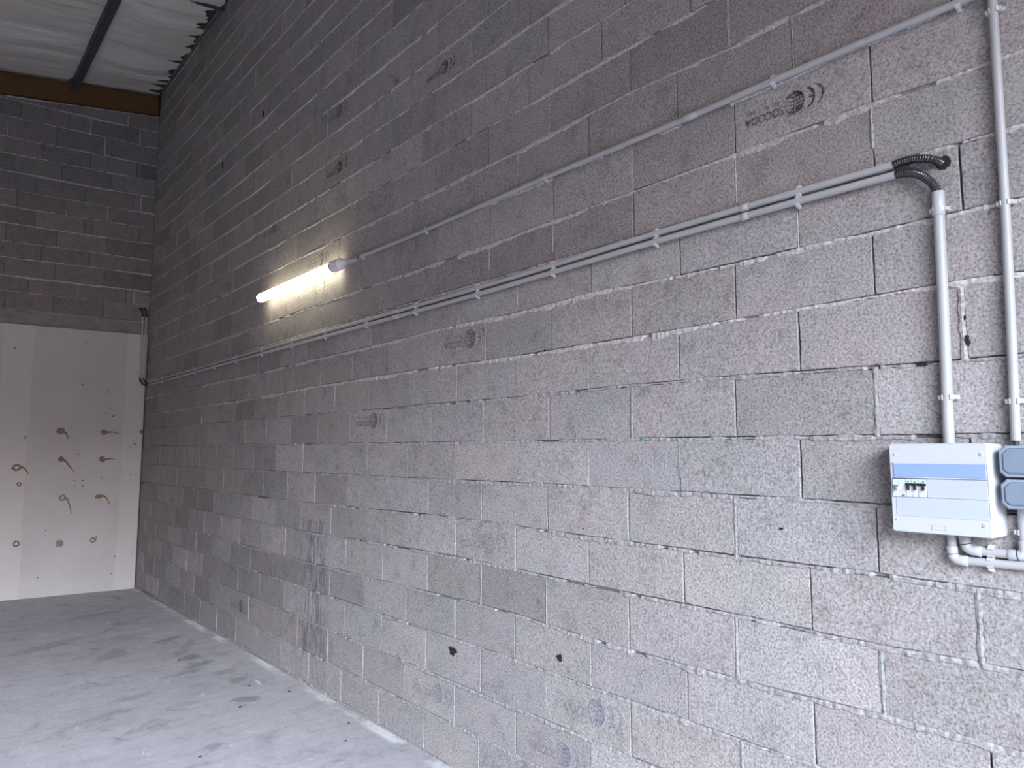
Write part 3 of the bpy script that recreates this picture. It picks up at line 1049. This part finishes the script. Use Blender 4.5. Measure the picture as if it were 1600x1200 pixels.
def pipe_thing(label, path, r, clips=(), axis='y', name='cable_conduit', group=None, collars=(), mat=None, cat='conduit'):
    o0 = Vector(path[0])
    t = thing(name, label, cat, o0, group)
    mb = MB()
    P_, L = resample(spline(path, 6) if len(path) > 2 else path, 0.05 if len(path) > 2 else 10)
    mb.tube([q - o0 for q in P_], r, 20)
    mb.build('pipe', mat or M_pvc, t)
    add_clips(t, axis, r, clips)
    for (a, b_) in collars:
        mb = MB()
        a, b_ = Vector(a) - o0, Vector(b_) - o0
        d_ = (b_ - a).normalized()
        mb.tube([a, a + d_ * .001, b_ - d_ * .001, b_], [r + .0012, r + .0022, r + .0022, r + .0012], 20)
        mb.build('coupler', M_pvc_light, t)
    return t

# lamp feed
lz = [(0.50, 3.066), (0.612, 3.072), (1.22, 3.075), (1.554, 3.072), (2.42, 3.077), (2.68, 3.076), (3.49, 3.069), (4.30, 3.076)]
path = [(XW, y, z) for y, z in lz] + [(XW - 0.004, 4.335, 3.070), (XW - 0.030, 4.37, 3.058), (D - 0.084, 4.402, 3.050)]
pipe_thing('thin grey conduit climbing the block wall to the lit tube lamp', path, RC,
           [(XW, y, float(np.interp(y, [q[0] for q in lz], [q[1] for q in lz]))) for y in (0.602, 1.203, 2.418, 3.491, 4.28)],
           collars=[((XW, 1.53, 3.072), (XW, 1.60, 3.072))])
# the long pair
up = [(0.808, 2.622), (1.12, 2.625), (1.745, 2.624), (2.366, 2.615), (2.975, 2.609), (3.587, 2.608), (4.219, 2.607), (5.434, 2.607), (6.732, 2.608), (7.99, 2.606), (9.95, 2.604)]
lo = [(0.802, 2.588), (1.12, 2.591), (1.746, 2.589), (2.366, 2.580), (2.974, 2.573), (3.586, 2.572), (4.217, 2.571), (5.432, 2.571), (6.729, 2.574), (7.989, 2.572), (9.95, 2.570)]
cy = [1.122, 1.745, 2.366, 2.965, 3.586, 4.2, 4.83, 5.44, 6.08, 6.72, 7.35, 7.99, 8.62, 9.27]
for pts, lab, off_ in ((up, 'upper grey conduit of the long pair below the tube lamp', 0.0), (lo, 'lower grey conduit of the long pair below the tube lamp', 0.006)):
    z_at = lambda y: float(np.interp(y, [q[0] for q in pts], [q[1] for q in pts]))
    pipe_thing(lab, [(XW, a, b_) for a, b_ in pts], RC, [(XW, y + off_, z_at(y)) for y in cy],
               collars=[((XW, 3.78, z_at(3.8)), (XW, 3.85, z_at(3.8))), ((XW, 1.32, z_at(1.34)), (XW, 1.35, z_at(1.34)))])
# riser at the right margin down to the grey boxes
pipe_thing('upright grey conduit at the right margin ending above the blue grey boxes', [(XW, 0.513, 3.45), (XW, 0.516, 2.86), (XW, 0.519, 2.457), (XW, 0.525, 2.083), (XW, 0.533, 1.733)], RC,
           [(XW, .514, 3.0), (XW, .519, 2.416), (XW, .530, 1.844)], axis='z')
# thick riser down to the distribution board
XB = D - 0.0225
t = pipe_thing('thick upright grey conduit dropping into the top of the white distribution board', [(XB, 0.686, 2.494), (XB, 0.688, 2.40), (XB, 0.691, 2.108), (XB, 0.698, 1.723)], 0.0155,
               [(XB, .688, 2.440), (XB, .694, 1.864)], axis='z', collars=[((XB, .686, 2.496), (XB, .688, 2.420))])

def corrugated(path, r, pitch=0.0075, amp=0.0021):
    P_, L = resample(spline(path, 12), pitch / 4)
    R_ = []
    for i in range(len(P_)):
        ph_ = (i % 4)
        R_.append(r + amp * (1 if ph_ in (0, 1) else -1))
    return P_, R_
def flex(label, path, r, cut=None):
    o0 = Vector(path[0])
    mb = MB(o0)
    P_, R_ = corrugated(path, r)
    mb.tube(P_, R_, 18)
    o = mb.build('flexible_conduit', M_flex)
    tag(o, label, 'conduit')
    return o
flex('black corrugated hose running from the upper conduit into the wall hole', [(XW, 0.8075, 2.622), (XW - .002, 0.785, 2.624), (XW - .006, 0.750, 2.620), (XW - .008, 0.715, 2.610), (XW - .002, 0.688, 2.598), (D + 0.02, 0.672, 2.585)], 0.0118)
flex('black corrugated hose bending down from the lower conduit into the thick riser', [(XW, 0.8015, 2.588), (XW - .003, 0.785, 2.586), (XW - .010, 0.748, 2.573), (XW - .014, 0.716, 2.548), (XW - .008, 0.694, 2.515), (XB, 0.686, 2.480)], 0.0115)
# hole broken through the block for the hose
splat(0.672, 2.590, .021, .022, 77, M_dark, h=0.0048, name='cable_hole', n=18, rough=0.88)
for i, (u, v, a) in enumerate([(0.742, 2.598, .012), (0.728, 2.606, .009), (0.757, 2.608, .010), (0.718, 2.592, .007)]):
    splat(u, v, a, a * .8, 90 + i, M_lump, h=0.012, name='mortar_lump')

# conduits in the far corner, on the plasterboard
yb = backY(2.3) - 0.055
for x, lab in ((2.262, 'far corner upright conduit on the plasterboard, further from the block wall'), (2.304, 'far corner upright conduit on the plasterboard, closer to the block wall')):
    pipe_thing(lab, [(x, yb - .014, 3.49), (x + .001, yb - .014, 3.05), (x + 0.004, yb - .014, 2.665)], RC, [], axis='z')
def blackbend(label, path):
    return flex(label, path, 0.0115)
blackbend('short black hose curling into the rear wall above the outer corner conduit', [(2.262, yb - .014, 3.48), (2.258, yb - .014, 3.54), (2.245, yb + .0, 3.585), (2.235, yb + .06, 3.605)])
blackbend('short black hose curling into the rear wall above the inner corner conduit', [(2.304, yb - .014, 3.48), (2.301, yb - .014, 3.54), (2.294, yb + .0, 3.585), (2.29, yb + .06, 3.61)])
blackbend('black hose joining the outer corner conduit to the lower long conduit', [(2.266, yb - .014, 2.68), (2.270, yb - .02, 2.635), (2.300, yb - .05, 2.585), (XW - .006, 9.99, 2.570), (XW, 9.94, 2.570)])
blackbend('black hose joining the inner corner conduit to the upper long conduit', [(2.308, yb - .014, 2.68), (2.311, yb - .02, 2.65), (2.325, yb - .05, 2.62), (XW - .002, 9.99, 2.605), (XW, 9.94, 2.604)])
# saddles holding the two corner conduits (children of the inner one would miss the outer: one double saddle)
for z_, w_ in ((3.19, 'upper'), (2.74, 'lower')):
    mb = MB((2.283, yb, z_))
    mb.box((2.240, yb - .030, z_ - .008), (2.326, yb - .0265, z_ + .008))
    for x in (2.240, 2.283, 2.323):
        mb.box((x - .002, yb - .030, z_ - .008), (x + .003, yb + .004, z_ + .008))
    tag(mb.build('pipe_saddle', M_pvc_light), w_ + ' saddle clamping the two corner conduits to the plasterboard', 'clamp', 'saddles on the corner conduits')

# pipes under the board
def elbow_path(p0, pc, p1, rad, n=8):
    p0, pc, p1 = Vector(p0), Vector(pc), Vector(p1)
    a = pc + (p0 - pc).normalized() * rad
    b_ = pc + (p1 - pc).normalized() * rad
    return [a * (1 - t) ** 2 + pc * 2 * t * (1 - t) + b_ * t * t for t in [i / n for i in range(n + 1)]]
def bent_pipe(label, nodes, rad, clips, sockets=0.018):
    o0 = Vector(nodes[0])
    t = thing('cable_conduit', label, 'conduit', o0)
    ends = [Vector(nodes[0])]
    for i in range(1, len(nodes) - 1):
        e = elbow_path(nodes[i - 1], nodes[i], nodes[i + 1], rad)
        mb = MB()
        mb.tube([ends[-1] - o0, e[0] - o0], RC, 20)
        mb.build('pipe', M_pvc, t)
        d0 = (e[0] - e[1]).normalized()
        d1 = (e[-1] - e[-2]).normalized()
        pe = [e[0] + d0 * sockets, e[0] + d0 * (sockets - .002)] + e + [e[-1] + d1 * (sockets - .002), e[-1] + d1 * sockets]
        mb = MB()
        mb.tube([q - o0 for q in pe], [RC + .0016, RC + .0032] + [RC + .0022] * (len(e)) + [RC + .0032, RC + .0016], 20)
        mb.build('elbow', M_pvc_light, t)
        mb = MB()
        k = 1
        dd = (e[k + 1] - e[k - 1]).normalized()
        mb.tube([e[k] - dd * .0011 - o0, e[k] + dd * .0011 - o0], RC + .0031, 20)
        mb.build('seal_ring', M_black, t)
        ends.append(e[-1])
    mb = MB()
    mb.tube([ends[-1] - o0, Vector(nodes[-1]) - o0], RC, 20)
    mb.build('pipe', M_pvc, t)
    first = {}
    for ax, s_ in clips:
        if ax not in first:
            first[ax] = clip_mesh(ax, RC).build('clip', M_clip, t)
            o = first[ax]
        else:
            o = first[ax].copy()
            C.objects.link(o)
            o.parent = t
        o.location = Vector(s_) - o0
    return t
bent_pipe('lower elbowed white pipe leaving the underside of the distribution board', [(XW, .706, 1.4655), (XW, .707, 1.387), (XW, .36, 1.391)], 0.022, [('y', (XW, .612, 1.388))])
bent_pipe('upper elbowed white pipe from the distribution board turning up behind the grey boxes', [(XW, .674, 1.4655), (XW, .671, 1.419), (XW, .529, 1.417), (XW, .529, 1.56)], 0.022, [('y', (XW, .609, 1.419)), ('z', (XW, .530, 1.480))])

# ------------------------------------------------------------------ tube lamp
LX, LZ_, L0, L1 = D - 0.084, 3.050, 4.42, 6.00
lamp = thing('tube_lamp', 'lit white tube lamp fixed along the block wall', 'lamp', (LX, L0, LZ_))
mb = MB()
a0, a1 = 4.595 - L0, L1 - 0.022 - L0
mb.tube([(0, a0, 0), (0, a1 - .01, 0), (0, a1, 0), (0, a1 + .012, 0), (0, a1 + .018, 0)], [.038, .038, .037, .030, .018], 28)
mb.build('diffuser', M_lit, lamp)
mb = MB()
prof = [(0.0, .016), (.004, .022), (.03, .022), (.032, .034), (.055, .036), (.057, .042), (.075, .042), (.078, .038), (.090, .038), (.093, .043), (.112, .043), (.115, .039), (.128, .039), (.131, .0435), (.176, .0435), (.180, .040)]
mb.tube([(0, a, 0) for a, _ in prof], [r_ for _, r_ in prof], 28)
mb.build('end_cap', M_cap, lamp)
mb = MB()
mb.tube([(0, -.022, 0), (0, -.018, 0), (0, .0, 0), (0, .003, 0)], [.014, .0185, .0185, .015], 6)
mb.build('cable_gland', M_cap, lamp)
for yy in (4.72, 5.92):
    mb = MB()
    mb.box((0.030, yy - L0 - .012, -.014), (D - 0.004 - LX, yy - L0 + .012, .014), .002)
    mb.build('wall_bracket', M_cap, lamp)

# ------------------------------------------------------------------ distribution board
BY0, BY1, BZ0, BZ1 = 0.588, 0.840, 1.463, 1.727
XF = D - 0.088
board = thing('distribution_board', 'white electrical distribution board with blue tinted strip and breakers', 'fuse box', (D, (BY0 + BY1) / 2, BZ0))
bo = Vector(board.location)
def rrect(y0, y1, z0, z1, r, x, n=5):
    out = []
    for cy_, cz_, a0_ in ((y1 - r, z1 - r, 0), (y0 + r, z1 - r, 90), (y0 + r, z0 + r, 180), (y1 - r, z0 + r, 270)):
        for i in range(n + 1):
            a = math.radians(a0_ + 90 * i / n)
            out.append(Vector((x, cy_ + r * math.cos(a), cz_ + r * math.sin(a))) - bo)
    return out
mb = MB()
y0, y1, z0, z1 = BY0, BY1, BZ0, BZ1
mb.loops([rrect(y0 - .018, y1 + .018, z0 + .003, z1 - .003, .006, D - .003), rrect(y0 - .017, y1 + .017, z0 + .002, z1 - .002, .006, D - .030),
          rrect(y0 - .003, y1 + .003, z0, z1, .006, XF + .006), rrect(y0, y1, z0 + .003, z1 - .003, .005, XF)], smooth=False)
mb.build('body', M_board, board)
def brd(name, ya, yb_, za, zb, x0, x1, mat, bev=0.0, parent=board):
    mb = MB()
    mb.box((x0 - bo.x, ya - bo.y, za - bo.z), (x1 - bo.x, yb_ - bo.y, zb - bo.z), bev)
    return mb.build(name, mat, parent)
# blue strip recess and door
brd('label_strip', .5905, .829, 1.628, 1.667, XF - .0012, XF + .001, M_board_in)
brd('tinted_door', .5905, .829, 1.628, 1.667, XF - .0048, XF - .0022, M_blue, .001)
brd('door_rib', .5885, .831, 1.6665, 1.670, XF - .005, XF + .001, M_board, .0008)
brd('door_rib', .5885, .831, 1.6245, 1.6275, XF - .005, XF + .001, M_board, .0008)
# middle blank and the lower front plate with their seams
brd('blank_plate', .590, .741, 1.5685, 1.6215, XF - .0016, XF + .001, M_board_in, .0006)
brd('lower_plate', .590, .828, 1.512, 1.5670, XF - .0012, XF + .001, M_board_in, .0006)
brd('seam', .588, .742, 1.5672, 1.5683, XF - .0006, XF + .001, M_line)
brd('seam', .5872, .5884, 1.515, 1.667, XF - .0006, XF + .001, M_line)
# relief frame of the small name plate
for a in ((.697, .735, 1.4875, 1.4887), (.697, .735, 1.4765, 1.4777), (.697, .6982, 1.4765, 1.4887), (.7338, .735, 1.4765, 1.4887)):
    brd('plate_rim', *a, XF - .0012, XF + .001, M_board)
# screw covers
for (yy, zz, r_) in ((.825, 1.694, .0035), (.600, 1.695, .0055), (.829, 1.499, .0035), (.602, 1.498, .0065)):
    mb = MB()
    c0 = Vector((XF, yy, zz)) - bo
    mb.tube([c0, c0 + Vector((-.0014, 0, 0)), c0 + Vector((-.002, 0, 0))], [r_, r_, r_ * .8], 16)
    sc_ = mb.build('screw_cover', M_board, board)
    mb = MB()
    mb.box((c0.x - .0024, c0.y - .0008, c0.z - r_ * .6), (c0.x - .0018, c0.y + .0008, c0.z + r_ * .6))
    mb.build('screw_slot', M_line, sc_)
# opening frame and modules
brd('module_window', .740, .8365, 1.566, 1.623, XF - .0004, XF + .001, M_rail)
def module(ya, yb_, diff=False):
    mod = brd('breaker', ya + .0004, yb_ - .0004, 1.568, 1.6205, XF - .004, XF + .002, M_mod, .0008)
    x = XF - .0045
    if diff:
        brd('label_field', ya + .001, yb_ - .001, 1.604, 1.619, x, XF - .003, M_modlab, 0, mod)
        brd('toggle_bar', yb_ - .016, yb_ - .001, 1.598, 1.603, x - .002, XF - .003, M_rail, .0005, mod)
        brd('toggle', yb_ - .013, yb_ - .007, 1.587, 1.601, x - .006, XF - .003, M_rail, .0008, mod)
        brd('test_button', ya + .002, ya + .010, 1.5695, 1.575, x - .001, XF - .003, M_rail, .0005, mod)
        brd('rating_mark', ya + .018, ya + .0195, 1.607, 1.611, x - .0004, XF - .003, M_black, 0, mod)
        brd('side_face', yb_ - .005, yb_ - .001, 1.584, 1.597, x - .001, XF - .003, M_board, .0005, mod)
    else:
        brd('label_field', ya + .001, yb_ - .001, 1.609, 1.6195, x, XF - .003, M_modlab, 0, mod)
        brd('toggle_bar', ya + .0005, yb_ - .0005, 1.6015, 1.609, x - .002, XF - .003, M_black, .0005, mod)
        brd('toggle', ya + .0045, ya + .0105, 1.589, 1.606, x - .006, XF - .003, M_black, .0008, mod)
        brd('side_face', ya + .0115, yb_ - .0008, 1.591, 1.600, x - .0012, XF - .003, M_board, .0005, mod)
        brd('rating_mark', ya + .005, ya + .011, 1.611, 1.616, x - .0003, XF - .003, M_gbox, 0, mod)
        brd('rating_field', ya + .003, ya + .013, 1.572, 1.584, x - .0003, XF - .003, M_modlab if yb_ < .775 else M_mod, 0, mod)
    return mod
module(.7995, .8350, True)
module(.7830, .7990)
module(.7650, .7825)
module(.7425, .7645)

# ------------------------------------------------------------------ grey outdoor boxes
def octo(y0, y1, z0, z1, c, x, o):
    q = [(y1 - c, z1), (y0 + c, z1), (y0, z1 - c), (y0, z0 + c), (y0 + c, z0), (y1 - c, z0), (y1, z0 + c), (y1, z1 - c)]
    return [Vector((x, a, b_)) - o for a, b_ in q]
def gbox(z0, z1, label):
    y0, y1 = .405, .563
    o = Vector((D, (y0 + y1) / 2, z0))
    t = thing('outlet_box', label, 'electrical box', o, 'blue grey boxes beside the distribution board')
    mb = MB()
    mb.loops([octo(y0, y1, z0, z1, .014, D - .003, o), octo(y0, y1, z0, z1, .014, D - .058, o), octo(y0 + .002, y1 - .002, z0 + .002, z1 - .002, .014, D - .060, o)], smooth=False)
    mb.build('body', M_gboxd, t)
    mb = MB()
    def oc(d_, x, c=.014):
        return octo(y0 + d_, y1 - d_, z0 + d_, z1 - d_, c, x, o)
    mb.loops([oc(.0015, D - .0602), oc(.0005, D - .062), oc(.0005, D - .073), oc(.003, D - .0765), oc(.0065, D - .0775)], smooth=False, cap1=False)
    mb.loops([oc(.0065, D - .0775), oc(.008, D - .0752), oc(.0095, D - .0752)], smooth=False, cap0=False, cap1=False)
    mb.build('lid_rim', M_gboxd, t)
    mb = MB()
    mb.loops([oc(.0093, D - .0750, .012), oc(.0105, D - .079, .011), oc(.013, D - .0805, .010)], smooth=False, cap0=False)
    mb.build('lid', M_gbox, t)
    mb = MB()
    mb.box((D - .0815 - o.x, y0 + .02 - o.y, z0 + .0135 - o.z), (D - .0800 - o.x, y1 - .022 - o.y, z0 + .0155 - o.z), .0004)
    mb.build('lid_lip', M_gbox, t)
    return t
gbox(1.6320, 1.7190, 'upper blue grey wall box with chamfered lid beside the distribution board')
gbox(1.5465, 1.6270, 'lower blue grey wall box with chamfered lid beside the distribution board')
mb = MB((XW, .533, 1.74))
mb.tube([(XW, .533, 1.742), (XW, .533, 1.712)], .0075, 12)
tag(mb.build('cable_gland', M_cable), 'dark cable gland between the right margin conduit and the upper blue grey box', 'gland')

# ------------------------------------------------------------------ plasterboard
PT = 0.052
def pY(x):
    return backY(x) - PT
xr = D - 0.022
panel = thing('plasterboard_panel', 'tall white plasterboard sheeting on the rear wall with dried glue dabs', 'panel', (xr, pY(xr), 0))
po = Vector(panel.location)
mb = MB()
pr = lambda x, dy, z: Vector((x, pY(x) + dy, z)) - po
zb_ = fz(10.1) + .004
tn = noise1(60, .12)
xs_ = np.linspace(-5.18, xr, 120)
topz = [3.25 + (float(tn(x)) - .5) * .006 for x in xs_]
rings = []
for x, zt_ in zip(xs_, topz):
    rings.append([pr(x, 0, zb_), pr(x, 0, zt_), pr(x, PT - .006, zt_), pr(x, PT - .006, zb_)])
mb.loops(rings, smooth=False)
sheet = mb.build('sheet', M_panel, panel)
# material is laid out in room coordinates: keep the sheet's own origin at the room origin
for v in sheet.data.vertices:
    v.co += po
sheet.location = -po
def dab(x, z, rx, rz, tail, seed, mat, ring=False):
    r = random.Random(seed)
    vs, fs = [], []
    n = 20
    out_ = []
    for i in range(n):
        a = 2 * math.pi * i / n
        k = r.uniform(.85, 1.08)
        out_.append((x + rx * k * math.cos(a), z + rz * k * math.sin(a)))
    inn = [(x + (q[0] - x) * .75, z + (q[1] - z) * .75) for q in out_]
    for lst, dy in ((out_, -.0005), (inn, -.004)):
        vs += [pr(a, dy, b_) for a, b_ in lst]
    fs += [(i, (i + 1) % n, n + (i + 1) % n, n + i) for i in range(n)]
    if ring:
        in2 = [(x + (q[0] - x) * .45, z + (q[1] - z) * .45) for q in out_]
        vs += [pr(a, -.0006, b_) for a, b_ in in2]
        fs += [(n + i, n + (i + 1) % n, 2 * n + (i + 1) % n, 2 * n + i) for i in range(n)]
    else:
        fs.append(tuple(range(n, 2 * n)))
    if tail:
        P_ = spline([(x + rx * .5, 0, z - rz * .2)] + [(x + a, 0, z + b_) for a, b_ in tail], 6)
        m_ = len(P_)
        base = len(vs)
        for i, q in enumerate(P_):
            a = P_[max(0, i - 1)]
            b_ = P_[min(m_ - 1, i + 1)]
            d_ = (b_ - a).normalized()
            w_ = (.013 * (1 - i / m_) + .003)
            nx_, nz_ = -d_.z * w_, d_.x * w_
            vs += [pr(q.x + nx_, -.0008, q.z + nz_), pr(q.x, -.004, q.z), pr(q.x - nx_, -.0008, q.z - nz_)]
        for i in range(m_ - 1):
            o_ = base + 3 * i
            fs += [(o_, o_ + 1, o_ + 4, o_ + 3), (o_ + 1, o_ + 2, o_ + 5, o_ + 4)]
    return link('adhesive_dab', vs, fs, mat, panel)
kx = 1.014
dab(1.436, 1.955, .045, .042, [(.06, -.03), (.085, -.10)], 1, M_glue)
dab(1.900, 1.949, .036, .036, [(.05, .0), (.11, .0), (.18, -.02)], 2, M_glue)
dab(1.460, 1.608, .030, .036, [(.05, -.03), (.10, -.10), (.15, -.16)], 3, M_glue)
dab(1.898, 1.602, .036, .038, [(.05, .0), (.09, .006), (.14, .0)], 4, M_glue)
dab(1.500, 1.128, .038, .040, [(.05, -.02), (.08, -.10), (.105, -.20)], 5, M_glue_g, True)
dab(1.885, 1.132, .042, .030, [(.05, .006), (.09, -.03), (.125, -.10)], 6, M_glue)
dab(1.500, .576, .046, .046, None, 7, M_glue_g)
dab(1.850, .590, .038, .038, [(.03, .03), (.04, .04)], 8, M_glue_g, True)
dab(1.068, .600, .036, .042, None, 9, M_glue, True)
dab(1.020, 1.508, .050, .042, [(.06, .0), (.09, -.03), (.12, -.08)], 10, M_glue, True)
dab(1.055, 1.308, .028, .026, None, 11, M_glue, True)
dab(1.085, 1.870, .010, .020, None, 12, M_glue_g)
dab(2.318, 1.958, .014, .034, None, 13, M_glue)
for i, (x, z) in enumerate([(1.916, 2.483), (1.939, 2.46), (1.964, 2.263), (1.991, 2.157), (1.916, 2.195), (1.635, 2.047), (1.635, 1.665), (2.278, .406), (2.221, 1.399), (2.262, 1.789), (2.20, 1.76), (2.24, 1.80),
                            (1.635, 2.546), (1.615, 1.335), (1.615, 1.27), (1.705, 1.335), (1.705, 1.27), (2.07, .154), (2.097, .367), (1.90, 1.37), (1.35, .74), (0.92, 2.95), (1.65, 3.1), (1.3, .18)]):
    dab(x, z, .006 if i % 3 else .009, .008, None, 100 + i, M_dark).name = 'screw_hole' 

# ------------------------------------------------------------------ crumbs on the floor
M_crumb = plain('dark_mortar_crumb', (0.05, 0.045, 0.045), 0.9, var=.3)
def crumb(x, y, s, seed, label):
    r = random.Random(seed)
    import bmesh
    bm = bmesh.new()
    bmesh.ops.create_icosphere(bm, subdivisions=2, radius=1)
    s *= 0.72
    sx, sy, sz = s * r.uniform(.9, 1.7), s * r.uniform(.6, 1.0), s * .35
    for v in bm.verts:
        k = r.uniform(.75, 1.15)
        v.co = Vector((v.co.x * sx * k, v.co.y * sy * k, v.co.z * sz * k + sz * .8))
    me = bpy.data.meshes.new('mortar_crumb')
    bm.to_mesh(me)
    bm.free()
    me.materials.append(M_crumb)
    o = bpy.data.objects.new('mortar_crumb', me)
    C.objects.link(o)
    o.location = (x, y, fz(y))
    o.rotation_euler = (0, 0, r.uniform(0, 3))
    tag(o, label, 'crumb', 'dark crumbs on the concrete floor')
E0 = [(1.833, 6.317, .022, 'dark crumb lying on the damp floor mark furthest into the room'),
      (1.368, 4.244, .016, 'small dark crumb on the bare floor nearest the bottom edge'),
      (2.237, 4.138, .013, 'dark crumb close to the foot of the block wall, nearest it'),
      (2.089, 3.898, .013, 'dark crumb on pale floor a step out from the block wall'),
      (2.20, 4.96, .016, 'flat dark crumb beside the wall, past the plaster smear'),
      (2.03, 5.276, .014, 'dark crumb on the floor between damp patch and block wall'),
      (1.82, 4.88, .020, 'dark crumb lying at the tip of the middle damp patch')]
for i, (x, y, s, lab) in enumerate(E0):
    crumb(x, y, s, 200 + i, lab)
